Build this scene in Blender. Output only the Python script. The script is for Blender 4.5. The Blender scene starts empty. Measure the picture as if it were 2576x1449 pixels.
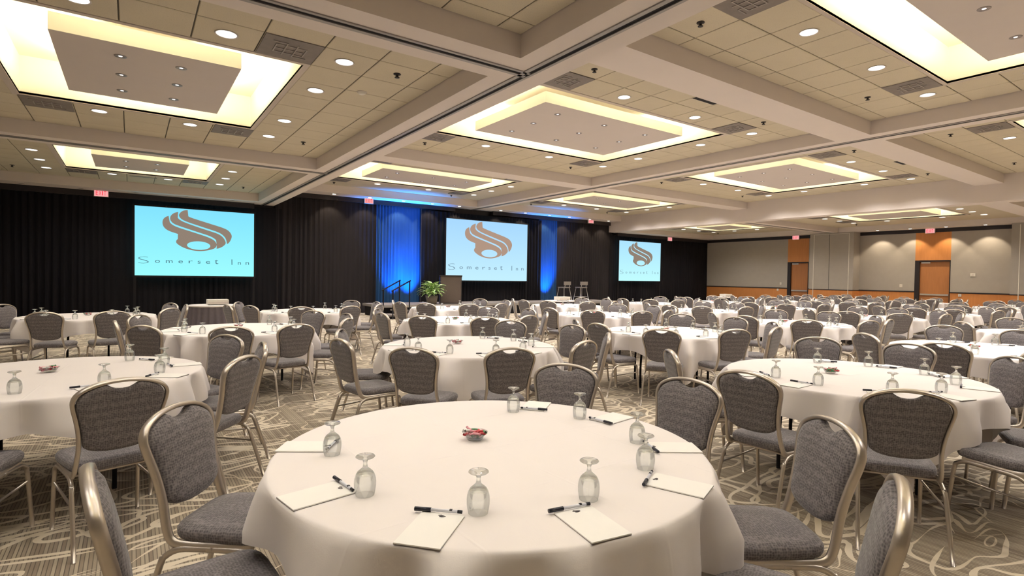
import bpy, bmesh, math, random
from mathutils import Vector, Matrix
random.seed(11)
sc = bpy.context.scene
C = sc.collection
PI = math.pi
R_ = math.radians

# ------------------------------------------------------------------ camera
H = 1.41                                   # eye height, floor is z = 0
F_PX, YAW, PITCH, ROLL = 1373.19, 0.608713, -0.021293, 0.015489
fw = Vector((math.sin(YAW)*math.cos(PITCH), math.cos(YAW)*math.cos(PITCH), math.sin(PITCH)))
rt = Vector((math.cos(YAW), -math.sin(YAW), 0))
up = rt.cross(fw)
cam_r = rt*math.cos(ROLL) + up*math.sin(ROLL)
cam_u = -rt*math.sin(ROLL) + up*math.cos(ROLL)
cd = bpy.data.cameras.new('camera')
cam = bpy.data.objects.new('camera', cd); C.objects.link(cam)
m = Matrix.Identity(4)
for i in range(3):
    m[i][0] = cam_r[i]; m[i][1] = cam_u[i]; m[i][2] = -fw[i]
m[2][3] = H
cam.matrix_world = m
cd.sensor_fit = 'HORIZONTAL'; cd.sensor_width = 36.0; cd.lens = F_PX/2576*36
cd.clip_start = 0.02; cd.clip_end = 100
sc.camera = cam
def px(P):                                 # where a point falls in the 2576 x 1449 frame
    d = Vector(P) - Vector((0, 0, H))
    z = d.dot(fw)
    if z < 0.05: return None
    return 1288 + F_PX*d.dot(cam_r)/z, 724.5 - F_PX*d.dot(cam_u)/z, z
def in_view(pts, mg=0):
    for P in pts:
        q = px(P)
        if q and -mg < q[0] < 2576+mg and -mg < q[1] < 1449+mg: return True
    return False

# ------------------------------------------------------------------ world, exposure
w = bpy.data.worlds.new('world'); sc.world = w; w.use_nodes = True
w.node_tree.nodes['Background'].inputs[0].default_value = (0.9, 0.85, 0.78, 1)
w.node_tree.nodes['Background'].inputs[1].default_value = 0.0
vs = sc.view_settings
vs.view_transform = 'Standard'; vs.look = 'None'; vs.gamma = 1.0; vs.use_curve_mapping = False
vs.exposure = 0.72
E_DOWN, E_COVE, E_WASH, E_HALO, E_BLUE = 40.0, 22.0, 34.0, 10.0, 1500.0   # lamp powers (W)
WARM = (1.0, 0.955, 0.94); COVE = (1.0, 0.915, 0.62); HALO = (1.0, 0.98, 0.97)

# ------------------------------------------------------------------ materials
def srgb(r, g, b):
    f = lambda c: (c/255/12.92) if c/255 <= 0.04045 else ((c/255+0.055)/1.055)**2.4
    return (f(r), f(g), f(b), 1)
class NT:
    def __init__(s, name):
        s.m = bpy.data.materials.new(name); s.m.use_nodes = True
        s.t = s.m.node_tree; s.n = s.t.nodes; s.n.clear()
        s.out = s.n.new('ShaderNodeOutputMaterial')
    def add(s, kind, **kw):
        o = s.n.new(kind)
        for k, v in kw.items():
            if k in o.bl_rna.properties.keys(): setattr(o, k, v)
        return o
    def link(s, a, b): s.t.links.new(a, b)
    def val(s, sock, v):
        if hasattr(v, 'is_linked') or isinstance(v, bpy.types.NodeSocket): s.link(v, sock)
        else: sock.default_value = v
    def math(s, op, a, b=None, c=None, clamp=False):
        o = s.add('ShaderNodeMath', operation=op); o.use_clamp = clamp
        s.val(o.inputs[0], a)
        if b is not None: s.val(o.inputs[1], b)
        if c is not None: s.val(o.inputs[2], c)
        return o.outputs[0]
    def coord(s, which='Object', scale=None, rot=None, loc=None):
        tc = s.add('ShaderNodeTexCoord')
        mp = s.add('ShaderNodeMapping')
        s.link(tc.outputs[which], mp.inputs[0])
        if scale: mp.inputs['Scale'].default_value = scale
        if rot: mp.inputs['Rotation'].default_value = rot
        if loc: mp.inputs['Location'].default_value = loc
        return mp.outputs[0]
    def noise(s, vec, scale, detail=2, rough=0.5, dist=0.0):
        o = s.add('ShaderNodeTexNoise')
        s.link(vec, o.inputs['Vector'])
        o.inputs['Scale'].default_value = scale; o.inputs['Detail'].default_value = detail
        o.inputs['Roughness'].default_value = rough; o.inputs['Distortion'].default_value = dist
        return o.outputs['Fac']
    def ramp(s, fac, stops):
        o = s.add('ShaderNodeValToRGB'); s.link(fac, o.inputs[0])
        e = o.color_ramp.elements
        while len(e) < len(stops): e.new(0.5)
        for i, (p, c) in enumerate(stops): e[i].position = p; e[i].color = c
        return o.outputs[0]
    def mix(s, fac, a, b):
        o = s.add('ShaderNodeMix', data_type='RGBA')
        s.val(o.inputs[0], fac); s.val(o.inputs[6], a); s.val(o.inputs[7], b)
        return o.outputs[2]
    def bump(s, h, strength=0.3, dist=0.01):
        o = s.add('ShaderNodeBump'); s.link(h, o.inputs['Height'])
        o.inputs['Strength'].default_value = strength; o.inputs['Distance'].default_value = dist
        return o.outputs[0]
    def pbr(s, col, rough=0.6, metal=0.0, normal=None, spec=0.4, sheen=0.0, coat=0.0):
        o = s.add('ShaderNodeBsdfPrincipled')
        s.val(o.inputs['Base Color'], col); s.val(o.inputs['Roughness'], rough)
        o.inputs['Metallic'].default_value = metal; o.inputs['Specular IOR Level'].default_value = spec
        o.inputs['Sheen Weight'].default_value = sheen; o.inputs['Sheen Roughness'].default_value = 0.4; o.inputs['Coat Weight'].default_value = coat
        if normal: s.link(normal, o.inputs['Normal'])
        s.link(o.outputs[0], s.out.inputs[0])
        return s.m
    def emit(s, col, strength=1.0):
        o = s.add('ShaderNodeEmission'); s.val(o.inputs[0], col); o.inputs[1].default_value = strength
        s.link(o.outputs[0], s.out.inputs[0]); return s.m
def plain(name, col, rough=0.6, metal=0.0, spec=0.4, noise=0.06, scale=30.0):
    t = NT(name); v = t.coord(); n = t.noise(v, scale, 3)
    a = tuple(c*(1-noise) for c in col[:3]) + (1,); b = tuple(min(1, c*(1+noise)) for c in col[:3]) + (1,)
    return t.pbr(t.mix(n, a, b), rough, metal, None, spec)
def emission(name, col, strength): return NT(name).emit(col, strength)

M = {}
def mk_tile():
    t = NT('acoustic_tile'); v = t.coord()
    n = t.noise(v, 90, 3, 0.6); n2 = t.noise(v, 2.0, 2)
    c = t.mix(n2, (0.56, 0.495, 0.375, 1), (0.62, 0.55, 0.42, 1))
    c = t.mix(t.math('MULTIPLY', t.math('LESS_THAN', n, 0.40), 0.22), c, (0.30, 0.26, 0.19, 1))
    return t.pbr(c, 0.9, 0, t.bump(n, 0.25, 0.004), 0.1)
def mk_fabric():
    t = NT('woven_seat_fabric'); v = t.coord()
    vo = t.add('ShaderNodeTexVoronoi'); t.link(v, vo.inputs['Vector']); vo.inputs['Scale'].default_value = 105
    vo.inputs['Randomness'].default_value = 0.45
    d = vo.outputs['Distance']; n = t.noise(v, 60, 2)
    c = t.ramp(d, [(0.10, (0.088, 0.078, 0.082, 1)), (0.45, (0.180, 0.163, 0.166, 1)), (0.75, (0.29, 0.265, 0.265, 1))])
    c = t.mix(t.math('MULTIPLY', n, 0.35), c, (0.10, 0.09, 0.09, 1))
    return t.pbr(c, 0.85, 0, t.bump(d, 0.5, 0.003), 0.25, 0.25)
def mk_carpet():
    t = NT('patterned_carpet')
    tc = t.add('ShaderNodeTexCoord').outputs['Object']
    sp = t.add('ShaderNodeSeparateXYZ'); t.link(tc, sp.inputs[0])
    x, y = sp.outputs[0], sp.outputs[1]
    # fine stripes running along Y, of uneven tone
    sx = t.math('MULTIPLY', x, 58.0)
    fl = t.math('FLOOR', sx); fr = t.math('FRACT', sx)
    wn = t.add('ShaderNodeTexWhiteNoise', noise_dimensions='1D'); t.link(fl, wn.inputs['W'])
    stripe = t.ramp(wn.outputs['Value'], [(0.0, (0.30, 0.235, 0.17, 1)), (0.5, (0.40, 0.33, 0.24, 1)), (1.0, (0.50, 0.42, 0.31, 1))])
    line = t.math('LESS_THAN', fr, 0.22)
    base = t.mix(t.math('MULTIPLY', line, 0.75), stripe, (0.085, 0.062, 0.052, 1))
    # flowing vines: level lines of a stretched noise field, kept to an even, swelling width
    def vine(rot, loc, sc3, scale, freq, width, dist):
        def field(off):
            ad = t.add('ShaderNodeVectorMath', operation='ADD'); t.link(tc, ad.inputs[0]); ad.inputs[1].default_value = off
            mp = t.add('ShaderNodeMapping'); t.link(ad.outputs[0], mp.inputs[0])
            mp.inputs['Rotation'].default_value = (0, 0, rot); mp.inputs['Location'].default_value = loc; mp.inputs['Scale'].default_value = sc3
            return t.math('MULTIPLY', t.noise(mp.outputs[0], scale, 1.0, 0.35, dist), freq)
        e = 0.012
        n0, nx, ny = field((0, 0, 0)), field((e, 0, 0)), field((0, e, 0))
        gx = t.math('DIVIDE', t.math('SUBTRACT', nx, n0), e); gy = t.math('DIVIDE', t.math('SUBTRACT', ny, n0), e)
        g = t.math('SQRT', t.math('ADD', t.math('MULTIPLY', gx, gx), t.math('MULTIPLY', gy, gy)))
        d = t.math('ABSOLUTE', t.math('SUBTRACT', t.math('FRACT', n0), 0.5))
        d = t.math('DIVIDE', d, t.math('MAXIMUM', g, 0.9))
        wn2 = t.noise(tc, 2.6, 1, 0.4)
        wd = t.math('MULTIPLY', t.math('MULTIPLY_ADD', wn2, 3.4, -1.0, clamp=True), width)
        return t.math('LESS_THAN', d, wd)
    v1 = vine(0.30, (3, 1, 0), (1.0, 2.0, 1), 1.15, 10.0, 0.018, 0.55)
    v2 = vine(-0.55, (9, 4, 0), (1.0, 2.2, 1), 1.0, 8.5, 0.014, 0.7)
    vv = t.math('MAXIMUM', v1, v2)
    grain = t.noise(tc, 420, 2, 0.7)
    vc = t.mix(grain, (0.72, 0.62, 0.46, 1), (0.90, 0.79, 0.63, 1))
    c = t.mix(vv, base, vc)
    c = t.mix(t.math('MULTIPLY', grain, 0.2), c, (0.12, 0.10, 0.07, 1))
    return t.pbr(c, 0.95, 0, t.bump(grain, 0.5, 0.004), 0.1, 0.2)
def mk_cloth():
    t = NT('white_tablecloth'); v = t.coord()
    n = t.noise(v, 260, 2); n2 = t.noise(v, 3.5, 3)
    sp = t.add('ShaderNodeSeparateXYZ'); t.link(v, sp.inputs[0])
    def crease(sock, off):
        d = t.math('ABSOLUTE', t.math('SUBTRACT', sock, off))
        return t.math('SUBTRACT', 1.0, t.math('MULTIPLY', d, 140.0), clamp=True)
    cr = crease(sp.outputs[0], 0.0)
    for k, o in ((0, 0.5), (0, -0.5), (1, 0.0), (1, 0.42), (1, -0.42)):
        cr = t.math('ADD', cr, crease(sp.outputs[k], o))
    h = t.math('ADD', t.math('MULTIPLY', n, 0.12), t.math('ADD', t.math('MULTIPLY', n2, 0.7), t.math('MULTIPLY', cr, 0.5)))
    c = t.mix(n2, (0.80, 0.74, 0.71, 1), (0.84, 0.78, 0.75, 1))
    return t.pbr(c, 0.8, 0, t.bump(h, 0.25, 0.006), 0.2, 0.1)
def mk_wood(name, a, b, rough=0.45):
    t = NT(name); v = t.coord('Object', (9, 9, 0.8)); n = t.noise(v, 2.2, 4, 0.6, 0.4)
    n2 = t.noise(t.coord('Object', (40, 40, 1.2)), 2.0, 2)
    c = t.mix(n, a, b); c = t.mix(t.math('MULTIPLY', n2, 0.25), c, a)
    return t.pbr(c, rough, 0, None, 0.4)
def mk_panel():
    t = NT('wall_fabric_panel'); v = t.coord(); n = t.noise(v, 150, 2); n2 = t.noise(v, 6, 3)
    c = t.mix(n, (0.34, 0.305, 0.265, 1), (0.44, 0.40, 0.355, 1)); c = t.mix(t.math('MULTIPLY', n2, 0.25), c, (0.25, 0.22, 0.19, 1))
    return t.pbr(c, 0.95, 0, t.bump(n, 0.3, 0.004), 0.1)
def mk_curtain(name, a, b):
    t = NT(name); v = t.coord('Object', (1, 1, 0.15)); n = t.noise(v, 3, 3)
    return t.pbr(t.mix(n, a, b), 0.8, 0, None, 0.15, 0.02)
def mk_glass():
    t = NT('clear_glass')
    tr = t.add('ShaderNodeBsdfTransparent'); tr.inputs[0].default_value = (0.965, 0.975, 0.97, 1)
    gl = t.add('ShaderNodeBsdfGlossy'); gl.inputs['Roughness'].default_value = 0.03
    lw = t.add('ShaderNodeLayerWeight'); lw.inputs[0].default_value = 0.42
    edge = t.math('POWER', lw.outputs['Facing'], 5.0)
    dk = t.add('ShaderNodeBsdfTransparent'); dk.inputs[0].default_value = (0.66, 0.68, 0.66, 1)
    m1 = t.add('ShaderNodeMixShader'); t.link(edge, m1.inputs[0]); t.link(tr.outputs[0], m1.inputs[1]); t.link(dk.outputs[0], m1.inputs[2])
    m2 = t.add('ShaderNodeMixShader'); t.link(t.math('MULTIPLY', lw.outputs['Fresnel'], 0.45), m2.inputs[0]); t.link(m1.outputs[0], m2.inputs[1]); t.link(gl.outputs[0], m2.inputs[2])
    t.link(m2.outputs[0], t.out.inputs[0]); return t.m
def mk_thick():
    t = NT('thick_glass'); g = t.add('ShaderNodeBsdfGlass'); g.inputs['IOR'].default_value = 1.5; g.inputs['Roughness'].default_value = 0.0
    g.inputs['Color'].default_value = (0.93, 0.95, 0.93, 1)
    tr = t.add('ShaderNodeBsdfTransparent'); mx = t.add('ShaderNodeMixShader'); mx.inputs[0].default_value = 0.35
    t.link(g.outputs[0], mx.inputs[1]); t.link(tr.outputs[0], mx.inputs[2]); t.link(mx.outputs[0], t.out.inputs[0]); return t.m
def mk_screen(name, top, bot):
    t = NT(name); tc = t.add('ShaderNodeTexCoord').outputs['Object']
    sp = t.add('ShaderNodeSeparateXYZ'); t.link(tc, sp.inputs[0])
    f = t.math('MULTIPLY_ADD', sp.outputs[2], 0.45, 0.5, clamp=True)
    return t.emit(t.mix(f, bot, top), 0.61)
def mk_leaf():
    t = NT('variegated_leaf'); v = t.coord(); n = t.noise(v, 22, 2)
    c = t.ramp(n, [(0.32, (0.08, 0.22, 0.035, 1)), (0.48, (0.30, 0.48, 0.13, 1)), (0.62, (0.74, 0.78, 0.50, 1))])
    return t.pbr(c, 0.45, 0, None, 0.4)

M['tile'] = mk_tile(); M['grid'] = plain('ceiling_grid_bar', (0.10, 0.082, 0.055, 1), 0.7)
M['paint'] = plain('ceiling_paint', (0.70, 0.625, 0.575, 1), 0.85, 0, 0.15, 0.02, 4)
M['lip'] = plain('coffer_lip_paint', (0.56, 0.49, 0.43, 1), 0.8, 0, 0.15, 0.02, 4)
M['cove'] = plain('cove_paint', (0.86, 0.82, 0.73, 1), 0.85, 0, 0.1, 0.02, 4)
M['slab'] = plain('cove_panel_paint', (0.60, 0.535, 0.495, 1), 0.85, 0, 0.1, 0.02, 4)  # ceiling paint darkened: shade under the hanging panel put into its colour
M['metal_track'] = plain('grey_track_metal', (0.33, 0.31, 0.29, 1), 0.5, 0.5, 0.4, 0.05)
M['black'] = plain('matt_black', (0.012, 0.010, 0.011, 1), 0.7, 0, 0.2, 0.1)
M['blackband'] = plain('black_band_paint', (0.018, 0.013, 0.014, 1), 0.45, 0, 0.4, 0.1)
M['carpet'] = mk_carpet(); M['cloth'] = mk_cloth(); M['fabric'] = mk_fabric()
M['frame'] = plain('champagne_metal', (0.56, 0.50, 0.435, 1), 0.34, 0.85, 0.5, 0.05, 60)
M['curtain'] = mk_curtain('black_drape', (0.005, 0.0045, 0.006, 1), (0.012, 0.010, 0.012, 1))
M['drape2'] = mk_curtain('grey_brown_drape', (0.013, 0.011, 0.012, 1), (0.028, 0.023, 0.024, 1))
M['scrim'] = mk_curtain('blue_grey_drape', (0.012, 0.045, 0.11, 1), (0.028, 0.085, 0.20, 1)); M['panel'] = mk_panel()  # blue-lit drapes: the uplights' blue is put into the cloth colour
M['wood'] = mk_wood('cherry_wood', (0.46, 0.175, 0.050, 1), (0.64, 0.27, 0.085, 1))
M['door'] = mk_wood('door_veneer', (0.34, 0.135, 0.046, 1), (0.48, 0.205, 0.074, 1), 0.35)
M['steel'] = plain('brushed_steel', (0.55, 0.52, 0.48, 1), 0.4, 0.8)
M['offwhite'] = plain('off_white_plastic', (0.70, 0.66, 0.58, 1), 0.5)
M['paper'] = plain('note_paper', (0.88, 0.85, 0.80, 1), 0.7, 0, 0.2, 0.01)
M['padback'] = plain('grey_pad_card', (0.16, 0.13, 0.12, 1), 0.7)
M['ink'] = plain('dark_print', (0.05, 0.04, 0.04, 1), 0.6)
M['penblack'] = plain('navy_pen_plastic', (0.012, 0.012, 0.022, 1), 0.3, 0, 0.5)
M['penwhite'] = plain('white_pen_plastic', (0.72, 0.72, 0.78, 1), 0.3, 0, 0.5)
M['glass'] = mk_glass(); M['thick'] = mk_thick()
M['red'] = plain('red_wrapper', (0.55, 0.05, 0.06, 1), 0.35); M['green'] = plain('green_wrapper', (0.10, 0.32, 0.14, 1), 0.35)
M['pinkw'] = plain('pink_wrapper', (0.75, 0.35, 0.38, 1), 0.35)
M['lens'] = emission('lamp_lens', (1.0, 0.95, 0.92, 1), 1.5)
M['halo'] = emission('small_lamp', (1.0, 0.95, 0.92, 1), 1.6)
M['ring'] = plain('lamp_trim', (0.62, 0.56, 0.50, 1), 0.4, 0.2)
M['darkring'] = plain('small_lamp_trim', (0.28, 0.25, 0.24, 1), 0.35, 0.6)
M['diffuser'] = plain('diffuser_metal', (0.22, 0.19, 0.17, 1), 0.6, 0.2, 0.3, 0.2, 9)
M['diffbar'] = plain('diffuser_bar', (0.33, 0.29, 0.26, 1), 0.5, 0.2)
M['wash'] = emission('wash_lamp_lens', (1.0, 0.86, 0.66, 1), 9.0)
M['screen1'] = mk_screen('projected_cyan', srgb(130, 226, 255), srgb(160, 255, 255))
M['screen2'] = mk_screen('projected_pale_blue', srgb(170, 218, 255), srgb(196, 240, 255))
M['screen3'] = mk_screen('projected_pale_cyan', srgb(172, 226, 255), srgb(195, 255, 255))
M['logo1'] = emission('projected_taupe', srgb(146, 130, 116), 0.61); M['logo2'] = emission('projected_tan', srgb(178, 150, 132), 0.61)
M['letter1'] = emission('projected_slate', srgb(86, 128, 142), 0.61); M['letter2'] = emission('projected_grey_blue', srgb(116, 142, 162), 0.61)
M['exitface'] = emission('exit_sign_glow', srgb(250, 170, 170), 0.62); M['exitred'] = emission('exit_sign_red', (0.85, 0.01, 0.04, 1), 0.7)
M['stagetop'] = plain('stage_carpet', (0.22, 0.19, 0.17, 1), 0.95, 0, 0.1, 0.2, 80)
M['lectern'] = plain('taupe_laminate', (0.105, 0.080, 0.066, 1), 0.5, 0, 0.3, 0.08)
M['lecterndark'] = plain('dark_laminate', (0.030, 0.025, 0.026, 1), 0.5)
M['pot'] = plain('grey_pot', (0.13, 0.11, 0.09, 1), 0.7); M['leaf'] = mk_leaf()
M['skirt'] = plain('grey_table_skirt', (0.135, 0.115, 0.125, 1), 0.8, 0, 0.2, 0.12, 25)
M['skirtdark'] = plain('dark_table_skirt', (0.035, 0.030, 0.032, 1), 0.8)
M['stoolseat'] = plain('stool_vinyl', (0.20, 0.175, 0.155, 1), 0.5)
M['redled'] = plain('sprinkler_metal', (0.03, 0.025, 0.022, 1), 0.5)
M['wallpaint'] = plain('plain_wall_paint', (0.42, 0.38, 0.33, 1), 0.9)

# ------------------------------------------------------------------ mesh helpers
class MB:
    def __init__(s): s.v = []; s.f = []; s.m = []; s.s = []
    def add(s, vs, fs, mat=0, smooth=False):
        o = len(s.v); s.v += [tuple(p) for p in vs]
        for f in fs: s.f.append(tuple(i+o for i in f)); s.m.append(mat); s.s.append(smooth)
        return s
    def box(s, x0, x1, y0, y1, z0, z1, mat=0):
        v = [(x0,y0,z0),(x1,y0,z0),(x1,y1,z0),(x0,y1,z0),(x0,y0,z1),(x1,y0,z1),(x1,y1,z1),(x0,y1,z1)]
        return s.add(v, [(3,2,1,0),(4,5,6,7),(0,1,5,4),(1,2,6,5),(2,3,7,6),(3,0,4,7)], mat)
    def quad(s, a, b, c, d, mat=0): return s.add([a, b, c, d], [(0,1,2,3)], mat)
    def lathe(s, prof, n=24, mat=0, c=(0,0,0), smooth=True):
        vs, fs = [], []
        for r, z in prof:
            for i in range(n):
                a = 2*PI*i/n; vs.append((c[0]+r*math.cos(a), c[1]+r*math.sin(a), c[2]+z))
        for k in range(len(prof)-1):
            for i in range(n):
                j = (i+1) % n; fs.append((k*n+i, k*n+j, (k+1)*n+j, (k+1)*n+i))
        return s.add(vs, fs, mat, smooth)
    def tube(s, pts, rw, rd=None, ref=None, n=8, mat=0, cap=True):
        pts = [Vector(p) for p in pts]; rd = rd or rw; vs, fs = [], []
        for i, p in enumerate(pts):
            t = (pts[min(i+1, len(pts)-1)] - pts[max(i-1, 0)]).normalized()
            rf = Vector(ref) if ref else (Vector((0,0,1)) if abs(t.z) < 0.9 else Vector((0,1,0)))
            wd = t.cross(rf)
            if wd.length < 1e-4: wd = t.cross(Vector((1,0,0.1)))
            wd.normalize(); dd = wd.cross(t).normalized()
            for k in range(n):
                a = 2*PI*(k+0.5)/n
                vs.append(p + wd*rw*math.cos(a) + dd*rd*math.sin(a))
        for i in range(len(pts)-1):
            for k in range(n):
                j = (k+1) % n; fs.append((i*n+k, i*n+j, (i+1)*n+j, (i+1)*n+k))
        s.add(vs, fs, mat, True)
        if cap:
            o = len(s.v) - len(vs)
            s.f.append(tuple(o+k for k in range(n))); s.m.append(mat); s.s.append(False)
            e = o + (len(pts)-1)*n
            s.f.append(tuple(e+k for k in reversed(range(n)))); s.m.append(mat); s.s.append(False)
        return s
    def loft(s, rings, mat=0, smooth=True, cap0=True, cap1=True):
        n = len(rings[0]); vs = [p for r in rings for p in r]; fs = []
        for i in range(len(rings)-1):
            for k in range(n):
                j = (k+1) % n; fs.append((i*n+k, i*n+j, (i+1)*n+j, (i+1)*n+k))
        if cap0: fs.append(tuple(reversed(range(n))))
        if cap1: fs.append(tuple((len(rings)-1)*n+k for k in range(n)))
        return s.add(vs, fs, mat, smooth)
    def mesh(s, name, mats):
        me = bpy.data.meshes.new(name); me.from_pydata(s.v, [], s.f)
        for k in mats: me.materials.append(M[k])
        me.polygons.foreach_set('material_index', s.m); me.polygons.foreach_set('use_smooth', s.s)
        me.update(); return me
    def obj(s, name, mats, parent=None, loc=(0,0,0), rz=0):
        if isinstance(mats, str): mats = [mats]
        return link(name, s.mesh(name, mats), parent, loc, rz)
def link(name, data, parent=None, loc=(0,0,0), rz=0):
    o = bpy.data.objects.new(name, data); C.objects.link(o)
    o.location = loc; o.rotation_euler = (0, 0, rz)
    if parent: o.parent = parent
    return o
def tag(o, label=None, cat=None, group=None, kind=None):
    if label: o['label'] = label
    if cat: o['category'] = cat
    if group: o['group'] = group
    if kind: o['kind'] = kind
    return o
def thing(name, label, cat, loc=(0,0,0), rz=0, group=None):
    return tag(link(name, None, None, loc, rz), label, cat, group)
def struct(o): o['kind'] = 'structure'; return o
def copy_tree(o, parent=None):
    c = o.copy(); C.objects.link(c)
    if parent: c.parent = parent
    for ch in list(o.children): copy_tree(ch, c)
    return c
def catmull(P, n=5):
    P = [Vector(p) for p in P]; out = []
    for i in range(len(P)-1):
        a, b, c, d = P[max(i-1,0)], P[i], P[i+1], P[min(i+2,len(P)-1)]
        for k in range(n):
            t = k/n
            out.append(0.5*((2*b)+(c-a)*t+(2*a-5*b+4*c-d)*t*t+(3*b-a-3*c+d)*t**3))
    out.append(P[-1]); return out
ORD = ['first','second','third','fourth','fifth','sixth','seventh','eighth','ninth','tenth','eleventh','twelfth']
glyphs = {}
def glyph(ch, thin=False):                              # outline of a letter as (verts, faces) in a unit box
    key = (ch, thin)
    if key in glyphs: return glyphs[key]
    cu = bpy.data.curves.new('glyph', 'FONT'); cu.body = ch; cu.resolution_u = 3; cu.offset = -0.026 if thin else 0.0
    o = bpy.data.objects.new('glyph', cu); C.objects.link(o)
    dg = bpy.context.evaluated_depsgraph_get(); dg.update()
    me = o.evaluated_get(dg).to_mesh()
    vs = [(v.co.x, v.co.y) for v in me.vertices]; fs = [tuple(p.vertices) for p in me.polygons]
    bpy.data.objects.remove(o); bpy.data.curves.remove(cu)
    x0 = min(v[0] for v in vs); x1 = max(v[0] for v in vs); y0 = min(v[1] for v in vs); y1 = max(v[1] for v in vs)
    glyphs[key] = ([((x-x0)/(x1-x0), (y-y0)/(y1-y0)) for x, y in vs], fs)
    return glyphs[key]

# ------------------------------------------------------------------ room dimensions
ZL, BL = H+2.45, H+2.216                    # tile plane / beam underside, left part
ZC, BC = H+2.96, H+2.715                    # the same in the higher middle part
ZR, BR = H+2.44, H+2.237                    # right part
YW, XW, XL, YB = 19.5, 27.1, -3.3, -3.2     # back wall, right wall, left wall, wall behind the camera
XA0, XA1 = 3.24, 3.87                       # beam between left and middle part
XE0, XE1 = 11.19, 11.82                     # beam inside the middle part
XH0, XH1 = 19.25, 19.75                     # deep header between middle and right part
YB0, YB1, YC0, YC1 = 4.56, 5.18, 12.03, 12.65
YS = 18.55                                  # soffit along the back wall

floor = struct(MB().quad((XL,YB,0),(XW,YB,0),(XW,YW,0),(XL,YW,0)).obj('floor', 'carpet'))
struct(MB().box(XL-0.2, XL, YB, YW, 0, ZC+0.7).obj('wall_left', 'wallpaint'))
struct(MB().box(XL-0.2, XW+0.2, YB-0.2, YB, 0, ZC+0.7).obj('wall_front', 'wallpaint'))
struct(MB().box(XL-0.2, XW+0.2, YW, YW+0.2, 0, ZC+0.7).obj('wall_back', 'blackband'))

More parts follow.
